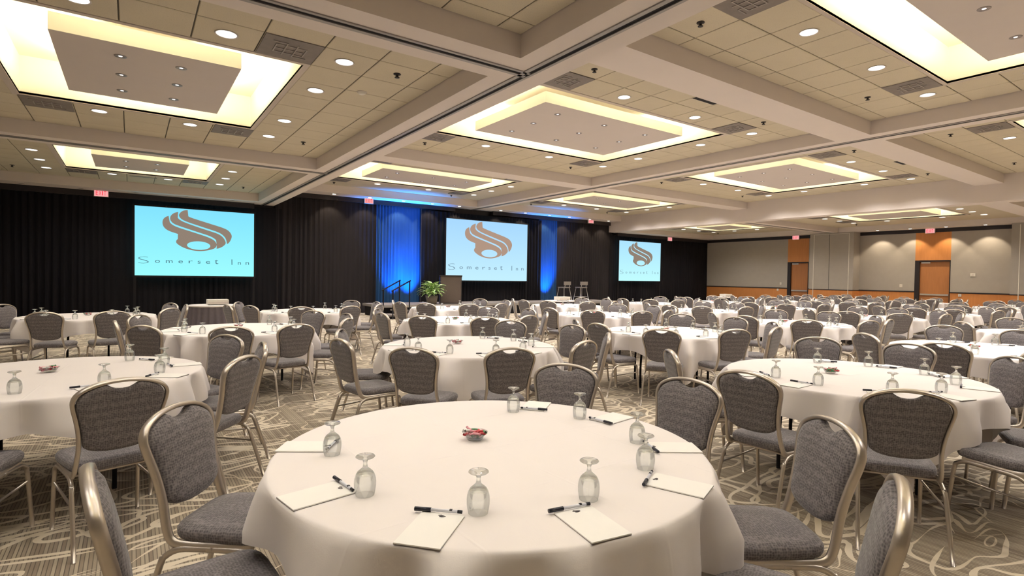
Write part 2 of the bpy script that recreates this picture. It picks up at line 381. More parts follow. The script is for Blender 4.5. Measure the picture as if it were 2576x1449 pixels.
# ------------------------------------------------------------------ ceiling bays with coffers
tilemesh = {}
def tile_mesh(w, d):
    k = (round(w, 3), round(d, 3))
    if k not in tilemesh:
        b = MB(); e = 0.006; x, y, z = w/2, d/2, 0.0
        b.add([(-x,-y,0.012),(x,-y,0.012),(x,y,0.012),(-x,y,0.012),
               (-x,-y,0.004),(x,-y,0.004),(x,y,0.004),(-x,y,0.004),
               (-x+e,-y+e,0),(x-e,-y+e,0),(x-e,y-e,0),(-x+e,y-e,0)],
              [(0,1,5,4),(1,2,6,5),(2,3,7,6),(3,0,4,7),(4,5,9,8),(5,6,10,9),(6,7,11,10),(7,4,8,11),(8,9,10,11)])
        tilemesh[k] = b.mesh('ceiling_tile', ['tile'])
    return tilemesh[k]
def bay(x0, x1, y0, y1, z, cof, gx, gy, tiles=True, part=''):
    """one ceiling bay: backing, lay-in tiles, a coffer with a hanging panel and its cove lamps"""
    cx0, cx1, cy0, cy1 = cof
    b = MB(); zt = z+0.012
    for (a0, a1, c0, c1) in ((x0, x1, y0, cy0), (x0, x1, cy1, y1), (x0, cx0, cy0, cy1), (cx1, x1, cy0, cy1)):
        b.quad((a0,c0,zt),(a0,c1,zt),(a1,c1,zt),(a1,c0,zt), 0)
    ce = struct(b.obj('ceiling', ['grid' if tiles else 'tile']))
    def lipw(c, g0, sgn):                    # plaster lip round the opening, up to the next grid line
        k = (c-g0)/0.61; d = (k-math.floor(k))*0.61 if sgn < 0 else (math.ceil(k)-k)*0.61
        return d if 0.05 < d < 0.22 else 0.085
    wl_, wr_, wn_, wf_ = lipw(cx0, gx, -1), lipw(cx1, gx, 1), lipw(cy0, gy, -1), lipw(cy1, gy, 1)
    l = MB()
    for (a0, a1, c0, c1) in ((cx0-wl_, cx1+wr_, cy0-wn_, cy0), (cx0-wl_, cx1+wr_, cy1, cy1+wf_), (cx0-wl_, cx0, cy0, cy1), (cx1, cx1+wr_, cy0, cy1)):
        l.box(a0, a1, c0, c1, z-0.004, z+0.03)
    l.obj('coffer_lip', 'lip', ce)
    hz = z+0.535
    v = MB()
    v.quad((cx0,cy0,hz),(cx0,cy1,hz),(cx1,cy1,hz),(cx1,cy0,hz))
    v.quad((cx0,cy0,z),(cx1,cy0,z),(cx1,cy0,hz),(cx0,cy0,hz)); v.quad((cx0,cy1,z),(cx0,cy1,hz),(cx1,cy1,hz),(cx1,cy1,z))
    v.quad((cx0,cy0,z),(cx0,cy0,hz),(cx0,cy1,hz),(cx0,cy1,z)); v.quad((cx1,cy0,z),(cx1,cy1,z),(cx1,cy1,hz),(cx1,cy0,hz))
    v.obj('cove', 'cove', ce)
    sx0, sx1, sy0, sy1 = cx0+0.585, cx1-0.575, cy0+0.585, cy1-0.615
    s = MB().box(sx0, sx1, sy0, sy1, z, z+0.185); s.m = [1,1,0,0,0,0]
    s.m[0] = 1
    s.obj('cove_panel', ['cove', 'slab'], ce)  # one paint in two tones: cove light on the sides, shade below, as colour
    for (lx, ly, ln, rz, dx, dy) in ((sx0+0.10, (sy0+sy1)/2, sy1-sy0, PI/2, -1, 0), (sx1-0.10, (sy0+sy1)/2, sy1-sy0, PI/2, 1, 0),
                                     ((sx0+sx1)/2, sy0+0.10, sx1-sx0, 0, 0, -1), ((sx0+sx1)/2, sy1-0.10, sx1-sx0, 0, 0, 1)):
        ld = bpy.data.lights.new('cove_lamp', 'AREA'); ld.shape = 'RECTANGLE'
        ld.size = ln-0.15; ld.size_y = 0.07; ld.energy = E_COVE*ln/3.0; ld.color = COVE
        lo = link('cove_lamp', ld, ce, (lx, ly, z+0.21))
        d = Vector((dx*0.55, dy*0.55, 0.83)); q = d.to_track_quat('-Z', 'Y' if dx else 'Y')
        # local X runs along the strip
        zx = -d.normalized(); xx = Vector((0,1,0)) if dx else Vector((1,0,0)); yx = zx.cross(xx)
        mm = Matrix((xx, yx, zx)).transposed().to_4x4(); lo.rotation_euler = mm.to_euler()
    if tiles:
        T = 0.61; g = 0.007
        i0 = math.floor((x0-gx)/T); i1 = math.ceil((x1-gx)/T); j0 = math.floor((y0-gy)/T); j1 = math.ceil((y1-gy)/T)
        ex0, ex1, ey0, ey1 = cx0-wl_, cx1+wr_, cy0-wn_, cy1+wf_
        for i in range(i0, i1):
            for j in range(j0, j1):
                a0, a1 = max(gx+i*T, x0)+g, min(gx+(i+1)*T, x1)-g
                c0, c1 = max(gy+j*T, y0)+g, min(gy+(j+1)*T, y1)-g
                if a1-a0 < 0.03 or c1-c0 < 0.03: continue
                if a1 > ex0 and a0 < ex1 and c1 > ey0 and c0 < ey1:      # clip against the opening, keep the largest rest
                    cand = [(a0, min(a1, ex0), c0, c1), (max(a0, ex1), a1, c0, c1), (a0, a1, c0, min(c1, ey0)), (a0, a1, max(c0, ey1), c1)]
                    cand = [k for k in cand if k[1]-k[0] > 0.02 and k[3]-k[2] > 0.02]
                    if not cand: continue
                    a0, a1, c0, c1 = max(cand, key=lambda k: (k[1]-k[0])*(k[3]-k[2]))
                link('ceiling_tile', tile_mesh(a1-a0, c1-c0), ce, ((a0+a1)/2, (c0+c1)/2, z))
    return ce
def coffer_y(r): return ((-0.47, 3.03), (6.75, 10.25), (14.03, 16.93))[r]
ROWS = ((YB, YB0), (YB1, YC0), (YC1, YS))
COLS = {'L': (XL, XA0, ZL, (-1.29, 1.66), 2.335-0.61*20), 'C1': (XA1, XE0, ZC, (5.16, 9.92), 5.685-0.61*20),
        'C2': (XE1, XH0, ZC, (13.15, 17.90), 13.66-0.61*20), 'R': (XH1, XW-0.6, ZR, (21.42, 24.37), 21.35)}
GY = (4.30-0.61*20, 6.055-0.61*20, 13.33-0.61*20)
for cn, (x0, x1, z, cx, gx) in COLS.items():
    for r in range(3):
        y0, y1 = ROWS[r]
        full = (cn, r) in (('L',0),('L',1),('L',2),('C1',0),('C1',1),('C2',0),('C2',1))
        gy = GY[r] + (0.02 if cn == 'L' else 0)
        bay(x0, x1, y0, y1, z, (cx[0], cx[1]) + coffer_y(r), gx, gy, full)

def beam(name, x0, x1, y0, y1, z0, z1, mat='paint'):
    return struct(MB().box(x0, x1, y0, y1, z0, z1).obj(name, mat))
def track(b, x0, x1, y0, y1, z):
    """operable-wall track let into the underside of a beam: grey channel with a black slot"""
    lx, ly = x1-x0, y1-y0
    if lx < ly:
        c = (x0+x1)/2
        MB().box(c-0.085, c-0.035, y0, y1, z-0.012, z+0.01).box(c+0.02, c+0.055, y0, y1, z-0.012, z+0.01).obj('track_channel', 'metal_track', b)
        MB().box(c-0.035, c+0.02, y0, y1, z-0.002, z+0.01).obj('track_slot', 'black', b)
    else:
        c = (y0+y1)/2
        MB().box(x0, x1, c-0.055, c-0.02, z-0.012, z+0.01).box(x0, x1, c+0.035, c+0.085, z-0.012, z+0.01).obj('track_channel', 'metal_track', b)
        MB().box(x0, x1, c-0.02, c+0.035, z-0.002, z+0.01).obj('track_slot', 'black', b)
b = beam('ceiling_beam', XA0, XA1, YB, YW, BL, ZC+0.3); track(b, XA0+0.01, XA1-0.01, YB, YW, BL)
b = beam('ceiling_beam', XL, XA0, YB0, YB1, BL, ZL+0.2); track(b, XL, XA0+0.32, YB0, YB1, BL)
b = beam('ceiling_beam', XL, XA0, YC0, YC1, BL, ZL+0.2); track(b, XL, XA0+0.32, YC0, YC1, BL)
beam('ceiling_beam', XL, XA0, YS, YW, BL, ZL+0.2)
b = beam('ceiling_beam', XE0, XE1, YB, YW, BC, ZC+0.2); track(b, XE0, XE1, YB, YW, BC)
for (a, c) in ((XA1, XE0), (XE1, XH0)):
    beam('ceiling_beam', a, c, YB0, YB1, BC, ZC+0.2); beam('ceiling_beam', a, c, YC0, YC1, BC, ZC+0.2)
    beam('ceiling_beam', a, c, YS, YW, BC, ZC+0.2)
beam('ceiling_beam', XH0, XH1, YB, YW, BR, ZC+0.3)
b = beam('ceiling_beam', XH1, XW, YC0, YC1, BR, ZR+0.2); track(b, XH1, XW, YC0, YC1, BR)
beam('ceiling_beam', XH1, XW, YB0, YB1, BR, ZR+0.2)
beam('ceiling_beam', XH1, XW, YS, YW, BR, ZR+0.2)
beam('ceiling_beam', XW-0.6, XW, YB, YS, BR, ZR+0.2)
struct(MB().box(XL, XW, YB, YW, ZC+0.62, ZC+0.7).obj('ceiling', 'paint'))

# ------------------------------------------------------------------ lamps in the ceiling
def light(kind, name, parent, loc, energy, color, **kw):
    ld = bpy.data.lights.new(name, kind); ld.energy = energy; ld.color = color
    for k, v in kw.items(): setattr(ld, k, v)
    return link(name, ld, parent, loc)
dl_trim = MB().lathe([(0.104, 0.0), (0.112, -0.004), (0.110, -0.008), (0.098, -0.006), (0.094, 0.002)], 24).mesh('trim_ring', ['ring'])
dl_lens = MB().lathe([(0.0, -0.001), (0.05, -0.002), (0.096, -0.004)], 20).mesh('lens', ['lens'])
def downlight(x, y, z, label, k=1.0):
    t = thing('downlight', label, 'ceiling light', (x, y, z), 0, 'round recessed downlights')
    link('trim_ring', dl_trim, t); link('lens', dl_lens, t)
    light('SPOT', 'downlight_lamp', t, (0, 0, -0.03), E_DOWN*k, WARM, spot_size=R_(140), spot_blend=0.6, shadow_soft_size=0.09)
hl_ring = MB().lathe([(0.020, -0.001), (0.034, -0.004), (0.058, -0.006), (0.062, -0.003), (0.062, 0.0)], 18).mesh('trim_ring', ['darkring'])
hl_lens = MB().lathe([(0.0, -0.003), (0.010, -0.004), (0.020, -0.002)], 14).mesh('lens', ['halo'])
def halogen(x, y, z, label, k=1.0):
    t = thing('spotlight', label, 'ceiling light', (x, y, z), 0, 'small spotlights in the hanging coffer panels')
    link('trim_ring', hl_ring, t); link('lens', hl_lens, t)
    light('SPOT', 'spotlight_lamp', t, (0, 0, -0.02), E_HALO*k, HALO, spot_size=R_(95), spot_blend=0.8, shadow_soft_size=0.04)
vent_plate = MB().box(-0.295, 0.295, -0.295, 0.295, -0.006, 0.004).mesh('plate', ['diffuser'])
_b = MB()
for (a0, a1, c0, c1) in ((-0.16,0.16,0.10,0.113),(-0.16,0.16,-0.113,-0.10),(-0.16,-0.147,-0.1,0.1),(0.147,0.16,-0.1,0.1),(-0.06,-0.047,-0.17,0.17),(0.047,0.06,-0.17,0.17),(-0.16,0.16,-0.006,0.006),(-0.2,-0.06,-0.175,-0.162),(0.06,0.2,0.162,0.175)):
    _b.box(a0, a1, c0, c1, -0.014, -0.005)
vent_bars = _b.mesh('vane', ['diffbar'])
def vent(x, y, z, label):
    t = thing('air_diffuser', label, 'air vent', (x, y, z-0.004), 0, 'square ceiling air diffusers')
    link('plate', vent_plate, t); link('vane', vent_bars, t)
spr_mesh = MB().lathe([(0.0,0.0),(0.045,0.0),(0.045,-0.008),(0.016,-0.012),(0.016,-0.04),(0.030,-0.042),(0.030,-0.048),(0.0,-0.048)], 14).mesh('sprinkler_head', ['redled'])
def sprinkler(x, y, z, label):
    tag(link('sprinkler_head', spr_mesh, None, (x, y, z)), label, 'sprinkler', 'ceiling sprinkler heads')

BAYNAME = {('L',0): 'nearest bay overhead', ('L',1): 'large left coffer', ('L',2): 'far left coffer', ('C1',0): 'upper right coffer', ('C1',1): 'middle coffer',
           ('C1',2): 'coffer before the middle screen', ('C2',0): 'right edge coffer', ('C2',1): 'right middle coffer', ('C2',2): 'coffer beside the stage stools', ('R',1): 'low right coffer', ('R',2): 'low far right coffer', ('R',0): 'low near right coffer'}
dY = (-7.22, 0.0, None)
def bay_fixtures(cn, r):
    x0, x1, z, cx, gx = COLS[cn]; cy = coffer_y(r); nm = BAYNAME[(cn, r)]
    if cn in ('L', 'R'):
        ox = 0 if cn == 'L' else 22.70
        near = [-0.41, 0.80, 2.02]; sidex = (-1.69, 2.02)
        xs_near = [a+ox for a in near]; sides = [a+ox for a in sidex]
    else:
        ox = 0 if cn == 'C1' else 7.98
        xs_near = [a+ox for a in (4.78, 6.61, 8.45, 10.28)]; sides = [a+ox for a in (4.78, 10.28)]
    yn, yf = cy[0]-0.39, cy[1]+0.36
    ys = (cy[0]+0.82, cy[1]-0.87) if r < 2 else (cy[0]+0.87, cy[1]-0.83)
    if r == 2: yn = cy[0]-0.55
    pos = [('near', i, x, yn) for i, x in enumerate(xs_near)] + [('far', i, x, yf) for i, x in enumerate(xs_near)]
    if cn in ('L', 'R'): pos += [('far', 3, sides[0], yf)]
    pos += [('left', i, sides[0], y) for i, y in enumerate(ys)] + [('right', i, sides[1], y) for i, y in enumerate(ys)]
    for side, i, x, y in pos:
        if (cn, side) in (('C1','left'), ('C2','left'), ('R','left')) and r == 0: continue
        if r == 0 and side == 'near' and cn == 'L': continue
        vis = in_view([(x, y, z)], 60)
        if vis or r >= 0:
            downlight(x, y, z, f'round recessed downlight, {ORD[i]} along the {side} edge of the {nm}', {'L': 0.68, 'R': 1.05}.get(cn, 1.85))
    zs = z
    sx0, sx1, sy0, sy1 = cx[0]+0.585, cx[1]-0.575, cy[0]+0.585, cy[1]-0.615
    nx = 2 if cn in ('L', 'R') else 3
    xs = [(-0.107, 0.49)[i] + (0 if cn == 'L' else 22.70) for i in range(2)] if nx == 2 else [(6.36, 7.53, 8.69)[i] + (0 if cn == 'C1' else 7.98) for i in range(3)]
    yy = [sy0+0.42, (sy0+sy1)/2, sy1-0.42] if r < 2 else [sy0+0.45, sy1-0.45]
    if cn != 'R':
        for i, x in enumerate(xs):
            for j, y in enumerate(yy):
                if True:
                    halogen(x, y, zs, f'small spotlight, {("near","middle","far")[j if len(yy)==3 else j*2]} {("left","right")[i] if nx==2 else ("left","centre","right")[i]}, in panel of the {nm}', 0.55 if cn == 'L' else 2.4)
    # air diffusers at the coffer corners, sprinklers outside them
    if cn == 'L': vx = {'near right': (1.42, cy[0]-0.39), 'far left': (-1.02, cy[1]+0.36), 'far right': (1.43, cy[1]+0.36)}
    elif cn == 'R': vx = {'far left': (21.7, cy[1]+0.36), 'far right': (24.1, cy[1]+0.36)}
    else: vx = {'near left': (5.38+ox, cy[0]-0.40), 'near right': (9.65+ox, cy[0]-0.40), 'far left': (5.38+ox, cy[1]+0.36), 'far right': (9.66+ox, cy[1]+0.36)}
    for k, (x, y) in vx.items():
        if in_view([(x, y, z)], 40): vent(x, y, z, f'square grey air diffuser at the {k} corner of the {nm}')
    if cn == 'L': sp = {'near right': (2.66, cy[0]-0.41), 'far right': (2.63, cy[1]+0.42), 'far left': (-2.32, cy[1]+0.48)}
    elif cn == 'R': sp = {'far right': (25.3, cy[1]+0.5)}
    else: sp = {'near left': (5.39+ox, cy[0]-0.98), 'near right': (9.70+ox, cy[0]-0.98), 'far left': (5.38+ox, cy[1]+0.97), 'far right': (9.68+ox, cy[1]+0.97)}
    for k, (x, y) in sp.items():
        if in_view([(x, y, z)]): sprinkler(x, y, z, f'black sprinkler head off the {k} corner of the {nm}')
for cn in COLS:
    for r in range(3): bay_fixtures(cn, r)
# smoke detector and slot diffusers
t = thing('smoke_detector', 'small white smoke detector among tiles right of the large left coffer', 'smoke detector', (2.54, 7.25, ZL))
MB().lathe([(0,-0.035),(0.03,-0.034),(0.05,-0.022),(0.055,0.0)], 18).obj('cover', 'offwhite', t)
MB().lathe([(0.056,-0.012),(0.066,-0.008),(0.066,0.0)], 18).obj('base', 'ring', t)
for x, nm in ((7.80, 'middle coffer'), (15.62, 'right middle coffer')):
    t = thing('slot_diffuser', f'narrow black slot diffuser in tiles on the near side of the {nm}', 'air vent', (x, 5.66, ZC))
    MB().box(-0.27,0.27,-0.055,0.055,-0.006,0.003).obj('slot', 'black', t)
    MB().box(-0.28,0.28,-0.065,-0.055,-0.008,0.003).box(-0.28,0.28,0.055,0.065,-0.008,0.003).obj('rim', 'ring', t)
t = thing('slot_diffuser', 'narrow slot diffuser beyond the far left coffer', 'air vent', (0.25, 17.3, ZL))
MB().box(-0.3,0.3,-0.05,0.05,-0.006,0.003).obj('slot', 'diffuser', t)
# wall washers in the soffits
ws_trim = MB().lathe([(0.075,0.0),(0.085,-0.006),(0.07,-0.008),(0.06,0.0)], 16).mesh('trim_ring', ['ring'])
ws_lens = MB().lathe([(0.0,-0.014),(0.035,-0.012),(0.062,-0.002)], 14).mesh('lens', ['wash'])
def washer(x, y, z, aim, label, e=1.0):
    t = thing('wall_washer', label, 'ceiling light', (x, y, z), 0, 'wall washer spots in the soffit')
    link('trim_ring', ws_trim, t); link('lens', ws_lens, t)
    lo = light('SPOT', 'wall_washer_lamp', t, (0, 0, -0.03), E_WASH*e, (1.0, 0.84, 0.62), spot_size=R_(88), spot_blend=0.35, shadow_soft_size=0.04)
    d = Vector(aim); lo.rotation_euler = d.to_track_quat('-Z', 'Y').to_euler()
for i, x in enumerate((5.67, 6.93, 8.21, 9.39, 10.56, 12.51, 13.77, 15.09, 16.24, 17.49, 18.69)):
    washer(x, 18.84, BC, (0, 0.25, -1), f'warm wall washer, {ORD[i]} from left in soffit above the stage curtain', 1.0)
for i, y in enumerate((10.43, 9.22, 8.0, 6.78)):
    washer(26.56, y, BR, (0.22, 0, -1), f'warm wall washer, {ORD[i]} from left in soffit before the right wall', 1.55)
for i, (x, y) in enumerate(((-2.35,18.99),(-1.14,18.97),(0.1,18.93),(1.33,18.9),(2.56,18.86))):
    t = thing('unlit_spot', f'unlit round spot, {ORD[i]} from left in soffit above left curtain', 'ceiling light', (x, y, BL), 0, 'unlit spots in the left soffit')
    link('trim_ring', ws_trim, t); MB().lathe([(0,-0.001),(0.062,-0.001)], 14).obj('lens', 'diffuser', t)

# ------------------------------------------------------------------ curtains on the back wall
def curtain(x0, x1, z0, z1, y, label, mat='curtain', amp=0.05, wl=0.16, seed=0, flare=0.0):
    rnd = random.Random(seed); n = max(12, int((x1-x0)/0.022)); rows = 7
    ph = [rnd.uniform(0, 6.3) for _ in range(6)]
    bm_ = MB(); vs, fs = [], []
    for k in range(rows+1):
        t = k/rows; z = z1+(z0-z1)*t
        for i in range(n+1):
            x = x0+(x1-x0)*i/n
            u = 2*PI*x/wl + 1.6*math.sin(x*2.1+ph[0]) + 0.9*math.sin(x*5.3+ph[1])
            a = amp*(0.55+0.45*math.sin(x*1.7+ph[2]))*(0.55+0.45*t)
            yy = y - a*(math.sin(u)+0.45*math.sin(2.3*u+ph[3]+0.6*t)) - 0.02*math.sin(0.9*x+ph[4]) - flare*t
            xx = x + 0.02*t*math.sin(3*x+ph[5])
            vs.append((xx, yy, z))
    for k in range(rows):
        for i in range(n):
            a = k*(n+1)+i; fs.append((a, a+n+1, a+n+2, a+1))
    bm_.add(vs, fs, 0, True)
    return tag(bm_.obj('curtain', mat), label, 'curtain', 'drapes along the back wall')
curtain(XL+0.05, 4.1, 0.02, BL-0.10, YW-0.16, 'black pleated curtain behind the large cyan screen on the left', seed=1)
curtain(3.9, 7.38, 0.02, BC-0.15, YW-0.16, 'dark brown pleated curtain left of the blue-lit drape', 'drape2', seed=2)
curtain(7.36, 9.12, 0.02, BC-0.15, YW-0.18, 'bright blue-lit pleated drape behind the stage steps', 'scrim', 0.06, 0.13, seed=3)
curtain(9.08, 14.96, 0.02, BC-0.22, YW-0.27, 'black pleated curtain hanging behind the middle screen', seed=4)
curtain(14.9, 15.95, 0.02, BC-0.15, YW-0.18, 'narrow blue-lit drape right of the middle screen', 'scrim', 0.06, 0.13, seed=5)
curtain(15.9, 19.4, 0.02, BC-0.15, YW-0.16, 'dark brown pleated curtain behind the bar stools', 'drape2', seed=6)
curtain(19.3, XW-0.03, 0.02, BR-0.10, YW-0.16, 'black pleated curtain behind the right screen', seed=7)
for i, (x, x1) in enumerate(((XL, XA0), (XA1, 10.6), (12.4, XH0), (XH1, XW))):
    z = (BL, BC, BC, BR)[i]
    struct(MB().box(x, x1, YW-0.26, YW-0.04, z-0.16, z).obj(f'trim_{i+1}', 'blackband'))
t = thing('drape_pole', 'slim upright pipe beside the blue-lit drape', 'pole', (9.04, YW-0.42, 0))
MB().lathe([(0.02,0.0),(0.02,3.95)], 10).obj('pipe', 'lecterndark', t); MB().box(-0.2,0.2,-0.1,0.1,0,0.012).obj('base_plate', 'metal_track', t)
# blue uplights on the floor behind the stage
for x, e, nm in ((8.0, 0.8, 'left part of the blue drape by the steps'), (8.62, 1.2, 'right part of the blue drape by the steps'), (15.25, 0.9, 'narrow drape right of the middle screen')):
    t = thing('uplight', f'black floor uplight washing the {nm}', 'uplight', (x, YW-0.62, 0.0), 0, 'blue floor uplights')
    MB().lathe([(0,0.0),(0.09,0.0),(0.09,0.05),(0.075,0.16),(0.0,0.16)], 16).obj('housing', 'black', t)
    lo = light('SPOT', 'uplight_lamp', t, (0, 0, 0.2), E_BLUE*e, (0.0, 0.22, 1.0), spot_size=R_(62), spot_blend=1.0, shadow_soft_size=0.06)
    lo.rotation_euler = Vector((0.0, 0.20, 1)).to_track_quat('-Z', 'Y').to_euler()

# ------------------------------------------------------------------ projection screens
TLc, TRc, BLc, BRc = (52,80), (1210,158), (42,745), (1200,762)
def to_uv(x, y):
    u = 0.5; v = 0.5
    for _ in range(12):
        fx = (TLc[0]*(1-u)+TRc[0]*u)*(1-v)+(BLc[0]*(1-u)+BRc[0]*u)*v; fy = (TLc[1]*(1-u)+TRc[1]*u)*(1-v)+(BLc[1]*(1-u)+BRc[1]*u)*v
        u += (x-fx)/1158; v += (y-fy)/640
    return u, 1-v
BAND1 = [(535,122),(521,145),(526,166),(552,188),(640,218),(760,255),(880,292),(940,322),(970,365),(962,405),(938,438),(920,447),(917,425),(905,390),(870,355),(820,330),(740,304),(640,272),(530,235),(475,208),(453,180),(456,158),(475,138),(500,126)]
BAND2 = [(445,140),(434,165),(440,195),(470,222),(525,247),(640,288),(740,320),(820,346),(865,370),(895,402),(908,440),(882,468),(842,487),(812,492),(828,468),(830,440),(800,400),(745,370),(660,342),(560,310),(465,278),(405,254),(375,225),(369,195),(381,170),(408,150)]
BAND3 = [(355,178),(353,205),(365,238),(398,268),(460,294),(560,326),(660,358),(740,386),(790,412),(813,442),(814,465),(795,488),(740,505),(660,515),(580,508),(500,485),(445,455),(422,430),(430,405),(465,386),(520,381),(634,420),(640,411),(520,371),(420,344),(350,318),(312,287),(298,250),(303,215),(325,190)]
LETTERS = [('S',122,632,95,65),('o',247,627,45,28),('m',355,629,62,28),('e',462,632,42,28),('r',558,632,40,26),('s',640,635,30,26),('e',727,637,42,26),('t',812,640,36,42),('I',970,648,9,52),('n',1048,647,32,26),('n',1132,648,36,26)]
def smooth_poly(P, n=4): 
    P = [Vector((x, y, 0)) for x, y in P]; out = []
    k = len(P)
    for i in range(k):
        a, b, c, d = P[i-1], P[i], P[(i+1) % k], P[(i+2) % k]
        sharp = lambda p, q, r: (q-p).normalized().dot((r-q).normalized()) < 0.35
        if sharp(a, b, c): a = b
        if sharp(b, c, d): d = c
        for j in range(n):
            t = j/n; out.append(0.5*((2*b)+(c-a)*t+(2*a-5*b+4*c-d)*t*t+(3*b-a-3*c+d)*t**3))
    return [(p.x, p.y) for p in out]
def flat_poly(b, pts3, mat=0):                # triangulated flat outline
    bm = bmesh.new(); vs = [bm.verts.new(p) for p in pts3]; f = bm.faces.new(vs)
    bmesh.ops.triangulate(bm, faces=[f]); bm.verts.index_update()
    b.add([v.co[:] for v in bm.verts], [tuple(v.index for v in f.verts) for f in bm.faces], mat); bm.free()
def emblem(w, h, fn, b=None):
    b = b or MB()
    for band in (BAND1, BAND2, BAND3):
        flat_poly(b, [fn(*to_uv(x, y)) for x, y in smooth_poly(band)])
    return b
def screen(x0, x1, z0, z1, y, mat, lmat, tmat, label, border):
    t = thing('projection_screen', label, 'screen', ((x0+x1)/2, y, (z0+z1)/2), 0, 'projection screens before the curtains')
    w, h = (x1-x0)/2, (z1-z0)/2; e = border
    MB().box(-w-e,-w,0.0,0.05,-h-e,h+e).box(w,w+e,0.0,0.05,-h-e,h+e).box(-w,w,0.0,0.05,h,h+e).box(-w,w,0.0,0.05,-h-e,-h).obj('border', 'black', t)
    MB().box(-w,w,0.012,0.04,-h,h).obj('screen_surface', mat, t)
    zb = -(z0+z1)/2
    for s in (-1, 1): MB().box(s*w-0.03, s*w+0.03, 0.03, 0.07, zb, -h).box(s*w-0.03, s*w+0.03, -0.20, 0.25, zb, zb+0.03).obj('leg', 'black', t)
    fn = lambda u, v, d=0.0: ((u-0.5)*2*w, 0.009-d, (v-0.5)*2*h)
    lg = emblem(w, h, fn).obj('projected_emblem', lmat, t)
    el = []
    for i in range(28):
        a = 2*PI*i/28; el.append(fn(*to_uv(638+114*math.cos(a), 462+41*math.sin(a)+5*math.cos(a)), 0.003))
    b = MB(); flat_poly(b, el); b.obj('emblem_eye', mat, t)
    b = MB()
    for ch, cx, by, lw, lh in LETTERS:
        vs, fs = glyph(ch, ch == 'S'); b.add([fn(*to_uv(cx+(gx-0.5)*lw, by-gy*lh)) for gx, gy in vs], fs)
    b.obj('projected_lettering', tmat, t)
screen(0.07, 3.21, 1.275, 3.28, YW-0.42, 'screen1', 'logo1', 'letter1', 'large cyan screen with taupe swirl emblem and thin lettering, leftmost', 0.05)
screen(10.05, 13.98, 1.22, 3.64, YW-0.55, 'screen2', 'logo2', 'letter2', 'pale blue screen with tan swirl emblem behind the lectern', 0.045)
screen(19.70, 22.78, 1.28, 3.265, YW-0.42, 'screen3', 'logo1', 'letter2', 'smallest pale cyan screen with swirl emblem, rightmost', 0.03)

# ------------------------------------------------------------------ exit signs
def exit_sign(loc, rz, label):
    t = thing('exit_sign', label, 'exit sign', loc, rz, 'lit exit signs')
    MB().box(-0.165,0.165,0.0,0.06,-0.10,0.10).obj('housing', 'offwhite', t)
    MB().box(-0.155,0.155,-0.004,0.0,-0.09,0.09).obj('face', 'exitface', t)
    b = MB()
    for i, ch in enumerate('EXIT'):
        vs, fs = glyph(ch); wd = 0.018 if ch == 'I' else 0.05; cx = (-0.095, -0.025, 0.028, 0.085)[i]
        b.add([(cx+(gx-0.5)*wd, -0.006, (gy-0.5)*0.12) for gx, gy in vs], fs)
    b.obj('exit_lettering', 'exitred', t)
exit_sign((-0.70, YW-0.34, 3.56), 0, 'lit exit sign above black curtain left of the cyan screen')
exit_sign((7.01, YW-0.36, 4.05), 0, 'lit exit sign above the blue-lit drape by the steps')
exit_sign((17.85, YW-0.36, 4.08), 0, 'lit red exit sign above the curtain behind bar stools')
exit_sign((23.60, YW-0.34, 3.53), 0, 'lit red exit sign above the curtain right of right screen')
exit_sign((XW-0.10, 8.67, 3.55), -PI/2, 'lit exit sign above the nearer wooden door')
exit_sign((XW-0.10, 14.22, 3.55), -PI/2, 'lit exit sign above the farther wooden door')

# ------------------------------------------------------------------ right wall
wr = struct(MB().box(XW+0.12, XW+0.3, YB, YW, 0, BR+0.3).obj('wall_right', 'wallpaint'))
D1, D2 = (7.97, 9.19), (13.60, 14.64)
SEG = ((YB, 6.14), (6.14, D1[0]), (D1[1], 11.35), (11.35, D2[0]), (D2[1], YW))
for i, (a, c) in enumerate(SEG):
    MB().box(XW, XW+0.12, a, c, 0, 1.015).obj('wainscot_panel', 'wood', wr)
    MB().box(XW, XW+0.12, a, c, 1.015, BR-0.155).obj('fabric_panel', 'panel', wr)
struct(MB().box(XW-0.02, XW+0.01, YB, D1[0], 1.005, 1.05).box(XW-0.02, XW+0.01, D1[1], D2[0], 1.005, 1.05).box(XW-0.02, XW+0.01, D2[1], YW-0.1, 1.005, 1.05).obj('trim_5', 'blackband'))
struct(MB().box(XW-0.015, XW+0.12, 6.14, YW-0.1, BR-0.155, BR).obj('trim_6', 'blackband'))
for i, (a, c) in enumerate((D1, D2)):
    MB().box(XW, XW+0.12, a, c, 2.34, BR-0.155).obj('wood_overpanel', 'wood', wr)
    d = struct(link(f'door_{i+1}', None))
    la, lc = (a+0.03, c-0.16)
    MB().box(XW+0.075, XW+0.115, la, lc, 0.01, 2.29).obj('door_leaf', 'door', d)
    MB().box(XW-0.012, XW+0.12, lc, c, 0, 2.34).box(XW-0.012, XW+0.12, a, la, 0, 2.34).box(XW-0.012, XW+0.12, la, lc, 2.29, 2.345).obj('door_frame', 'blackband', d)
    MB().box(XW+0.02, XW+0.06, la+0.03, lc-0.03, 0.89, 0.955).obj('push_bar', 'steel', d)
    MB().box(XW+0.03, XW+0.075, lc-0.36, lc-0.05, 2.215, 2.275).obj('door_closer', 'steel', d)
